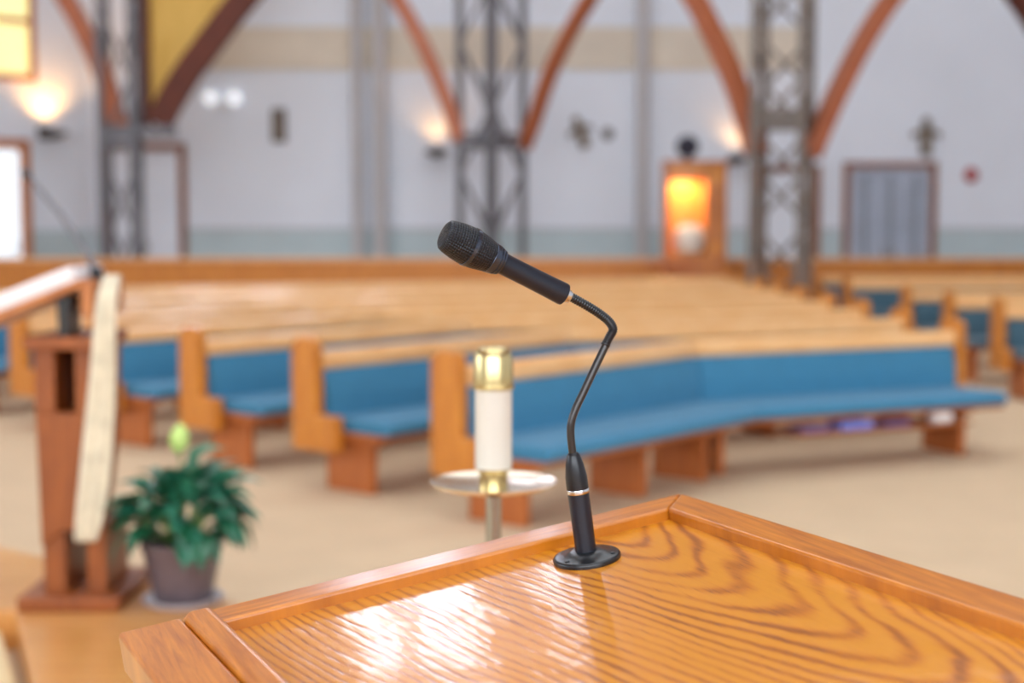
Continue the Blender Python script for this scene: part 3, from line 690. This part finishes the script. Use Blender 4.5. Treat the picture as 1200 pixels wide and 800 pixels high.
# small stand in front of the cabinet
p = Vector(((783 - 600) / F * 20.75, 20.75, 0)); root = empty('tray_stand', p, 'small wooden tray stand in front of the lit cabinet', 'stand')
box('tray', p.x - .34, p.x + .34, p.y - .18, p.y + .18, .93, .985, 'rail', root, origin=p, bevel=.008); box('rim', p.x - .36, p.x + .36, p.y - .2, p.y - .17, .93, 1.03, 'leg', root, origin=p)
lathe('column', [(0, .16), (.03, .16), (.05, .035), (.93, .035)], p, (0, 0, 1), 'leg', root, 16, origin=p)

# ------------------------------------------------------------------ second lectern at the left
LY = 5.06; lx = lambda px: (px - 600) / F * LY; lz = lambda py: atY(60, py, LY).z
lo_ = Vector((lx(75), LY, HP)); lec = empty('lectern', lo_, 'reddish wooden lectern with tapered slotted column at the far left', 'lectern'); q = lec
box('plinth', lx(15), lx(136), LY - .06, LY + .42, HP, HP + .055, 'cherry', q, origin=lo_, bevel=.008)
for xa, xb, zt_ in ((lx(40), lx(67), lz(610)), (lx(92), lx(115), lz(632))):
    box('foot', xa, xb, LY + .02, LY + .32, HP + .05, zt_ + .05, 'cherry', q, origin=lo_, bevel=.006)
# tapered body: outline with a real slot (four members round it)
def lprism(nm, pts, y0, y1, mat): 
    v = [Vector((lx(a), y0, lz(b))) for a, b in pts] + [Vector((lx(a), y1, lz(b))) for a, b in pts]; n = len(pts)
    return mesh(nm, v, [tuple(range(n)), tuple(range(n, 2 * n))] + [(i, (i + 1) % n, n + (i + 1) % n, n + i) for i in range(n)], mat, q, lo_, bevel=.005)
lprism('body_stile', [(37, 408), (61, 408), (61, 484), (37, 484)], LY + .0, LY + .34, 'cherry')
lprism('body_stile', [(85, 408), (110, 408), (107, 484), (85, 484)], LY + .0, LY + .34, 'cherry')
lprism('body', [(37, 484), (107, 484), (103, 545), (92, 622), (67, 622), (40, 640)], LY + .0, LY + .34, 'cherry')
lprism('slot_back', [(60, 409), (86, 409), (86, 485), (60, 485)], LY + .26, LY + .30, 'iron')
lprism('cap', [(28, 394), (113, 394), (112, 409), (30, 409)], LY - .04, LY + .40, 'cherry')
lprism('neck_block', [(67, 350), (83, 345), (81, 396), (69, 396)], LY - .02, LY + .12, 'blackgl')
sl = math.atan2(lz(333) - lz(372), lx(98) - lx(0)); dt = Vector((math.cos(sl), 0, math.sin(sl))); nt_ = Vector((-dt.z, 0, dt.x))
pm = Vector((lx(101), LY + .17, lz(330)))
obox('desk_board', pm - dt * .36, dt * .36, Vector((0, .21, 0)), nt_ * .014, 'doorwood', q, origin=lo_, bevel=.005)
obox('end_board', Vector((lx(104), LY + .17, lz(350))), Vector((.022, 0, 0)), Vector((0, .20, 0)), Vector((0, 0, .065)), 'doorwood', q, origin=lo_, bevel=.004)
bk = empty('open_book', pm - dt * .36 + nt_ * .017, 'thick open white paged book on the left lectern', 'book')
for yy, nm in ((-.10, 'page_block'), (.10, 'page_block')):
    obox(nm, pm - dt * .37 + nt_ * .046 + Vector((0, yy, 0)), dt * .345, Vector((0, .098, 0)), nt_ * .026, 'page', bk, origin=bk.location, bevel=.012)
obox('cover', pm - dt * .37 + nt_ * .0185, dt * .35, Vector((0, .20, 0)), nt_ * .0022, 'page', bk, origin=bk.location)
# reading microphone boom
bm_ = empty('boom_microphone', atY(116, 322, LY + .1), 'thin grey boom microphone leaning over the left lectern', 'microphone')
tube('boom', [atY(116, 330, LY + .12), atY(104, 300, LY + .12), atY(70, 250, LY + .14), atY(34, 208, LY + .16)], lambda i: (.014, .011, .009, .008)[i], 'steel', bm_, 10, origin=bm_.location)
lathe('clamp', [(-.03, .022), (.0, .026), (.03, .022)], atY(113, 322, LY + .12), (0, 0, 1), 'black', bm_, 14, origin=bm_.location)
tube('capsule', [atY(34, 208, LY + .16), atY(26, 199, LY + .16)], .013, 'black', bm_, 10, origin=bm_.location)
# ivory stole hanging over the lectern's front
outl = [(123, 322, 12), (124, 345, 13), (122, 400, 15), (120, 450, 17), (116, 500, 19), (112, 550, 20), (106, 600, 19), (100, 636, 15)]
vs_, fs = [], []; NW = 8
for i, (cx, cy, hw) in enumerate(outl):
    for j in range(NW + 1):
        s_ = j / NW * 2 - 1; p = atY(cx + hw * s_ * .9, cy, LY - .07 + .012 * math.sin(j * 1.9 + i * .4)); vs_.append(p)
for i in range(len(outl) - 1):
    for j in range(NW): fs.append((i * (NW + 1) + j, i * (NW + 1) + j + 1, (i + 1) * (NW + 1) + j + 1, (i + 1) * (NW + 1) + j))
for j in range(NW + 1): vs_[j] = vs_[j] + Vector((0, .10, 0))
so = tag(mesh('stole', vs_, fs, 'stole', smooth=True), 'long ivory cloth stole hanging down beside the left lectern', 'cloth')
md = so.modifiers.new('thick', 'SOLIDIFY'); md.thickness = .012; md.offset = 0
md = so.modifiers.new('sub', 'SUBSURF'); md.levels = 1; md.render_levels = 2

# ------------------------------------------------------------------ potted plant
PYp = 5.15; pb = Vector(((208 - 600) / F * PYp, PYp, HP)); mpx = PYp / F
pl = empty('potted_plant', pb, 'leafy green plant with one pale bud in grey brown pot on platform edge', 'plant')
lathe('saucer', [(0, .10), (.004, .135), (.022, .150), (.024, .145), (.010, .12)], pb, (0, 0, 1), 'saucer', pl, 36, origin=pb)
PHt = .235
lathe('pot', [(.010, .098), (.016, .104), (.10, .124), (.19, .142), (.205, .150), (PHt, .153), (PHt, .143), (PHt - .03, .136)], pb, (0, 0, 1), 'pot', pl, 40, origin=pb)
lathe('soil', [(PHt - .035, .135), (PHt - .03, .12), (PHt - .028, .02)], pb, (0, 0, 1), 'soil', pl, 28, origin=pb)
leaf_me = []
for kind in range(4):
    Ln = .125 + .02 * kind; wd = .038 + .005 * kind; vs_, fs = [], []
    for i in range(8):
        t = i / 7; ww = wd * (math.sin(math.pi * min(1, t * .97 + .03)) ** .8) * (1.15 - .4 * t); z = .35 * Ln * math.sin(t * 1.5) - (.42 + .12 * kind) * Ln * t * t
        for s_ in (-1, -.5, 0, .5, 1): vs_.append((t * Ln, s_ * ww, z + abs(s_) * ww * .45 + .004 * math.sin(9 * t) * s_))
    for i in range(7):
        for j in range(4): fs.append((i * 5 + j, i * 5 + j + 1, i * 5 + 6 + j, i * 5 + 5 + j))
    me = bpy.data.meshes.new('leaf'); me.from_pydata(vs_, [], fs); me.materials.append(M['leafm' if kind % 2 == 0 else 'leafl'])
    me.polygons.foreach_set('use_smooth', [True] * len(me.polygons)); leaf_me.append(me)
rl = random.Random(11)
def leaf_at(tipdir, base, me, roll, sc):
    o = bpy.data.objects.new('leaf', me); COL.objects.link(o); o.parent = pl
    az, el = tipdir; o.rotation_euler = (roll, -el, az); o.location = base; o.scale = (sc, sc, sc); return o
NL = 95
for i in range(NL):
    az = i * 2.39996 + rl.uniform(-.3, .3); f_ = (i + .5) / NL; el = R(72) * (1 - f_) + R(-22) * f_ + rl.uniform(-.2, .2)
    reach = .03 + .115 * math.sqrt(f_) + rl.uniform(-.02, .03); hgt = PHt + .025 + .17 * (1 - f_ ** 1.5) * rl.uniform(.55, 1.0)
    basep = Vector((math.cos(az) * reach, math.sin(az) * reach, hgt))
    leaf_at((az, el), basep, leaf_me[rl.randrange(4)], rl.uniform(-.35, .35), rl.uniform(.75, 1.08))
    if i % 2 == 0:
        b1 = Vector((math.cos(az) * reach * .25, math.sin(az) * reach * .25, PHt - .03))
        tube('leaf_stalk', [b1, (b1 + basep) / 2 + Vector((0, 0, .02)), basep], .0028, 'stem', pl, 5)
for (dx, dz, az, el) in ((-.20, .17, math.pi, -.1), (.20, .18, .1, .15), (.21, .09, -.1, -.5), (.06, .30, .4, .6)):
    bp_ = Vector((dx * .6, -.03, PHt + dz - .03)); leaf_at((az, el), bp_, leaf_me[1], .2, 1.0)
    tube('leaf_stalk', [Vector((dx * .1, 0, PHt - .03)), Vector((dx * .35, -.02, PHt + dz * .7)), bp_], .003, 'stem', pl, 6)
fz = atY(207, 514, PYp).z - HP
tube('flower_stalk', [Vector((.01, 0, PHt - .03)), Vector((.005, -.01, PHt + .2)), Vector((-.002, -.01, fz - .04))], .0035, 'stem', pl, 8)
lathe('bud', [(-.055, .004), (-.04, .022), (-.01, .037), (.02, .034), (.045, .018), (.06, .002)], Vector((-.002, -.01, fz)), (.12, 0, 1), 'flower', pl, 16)
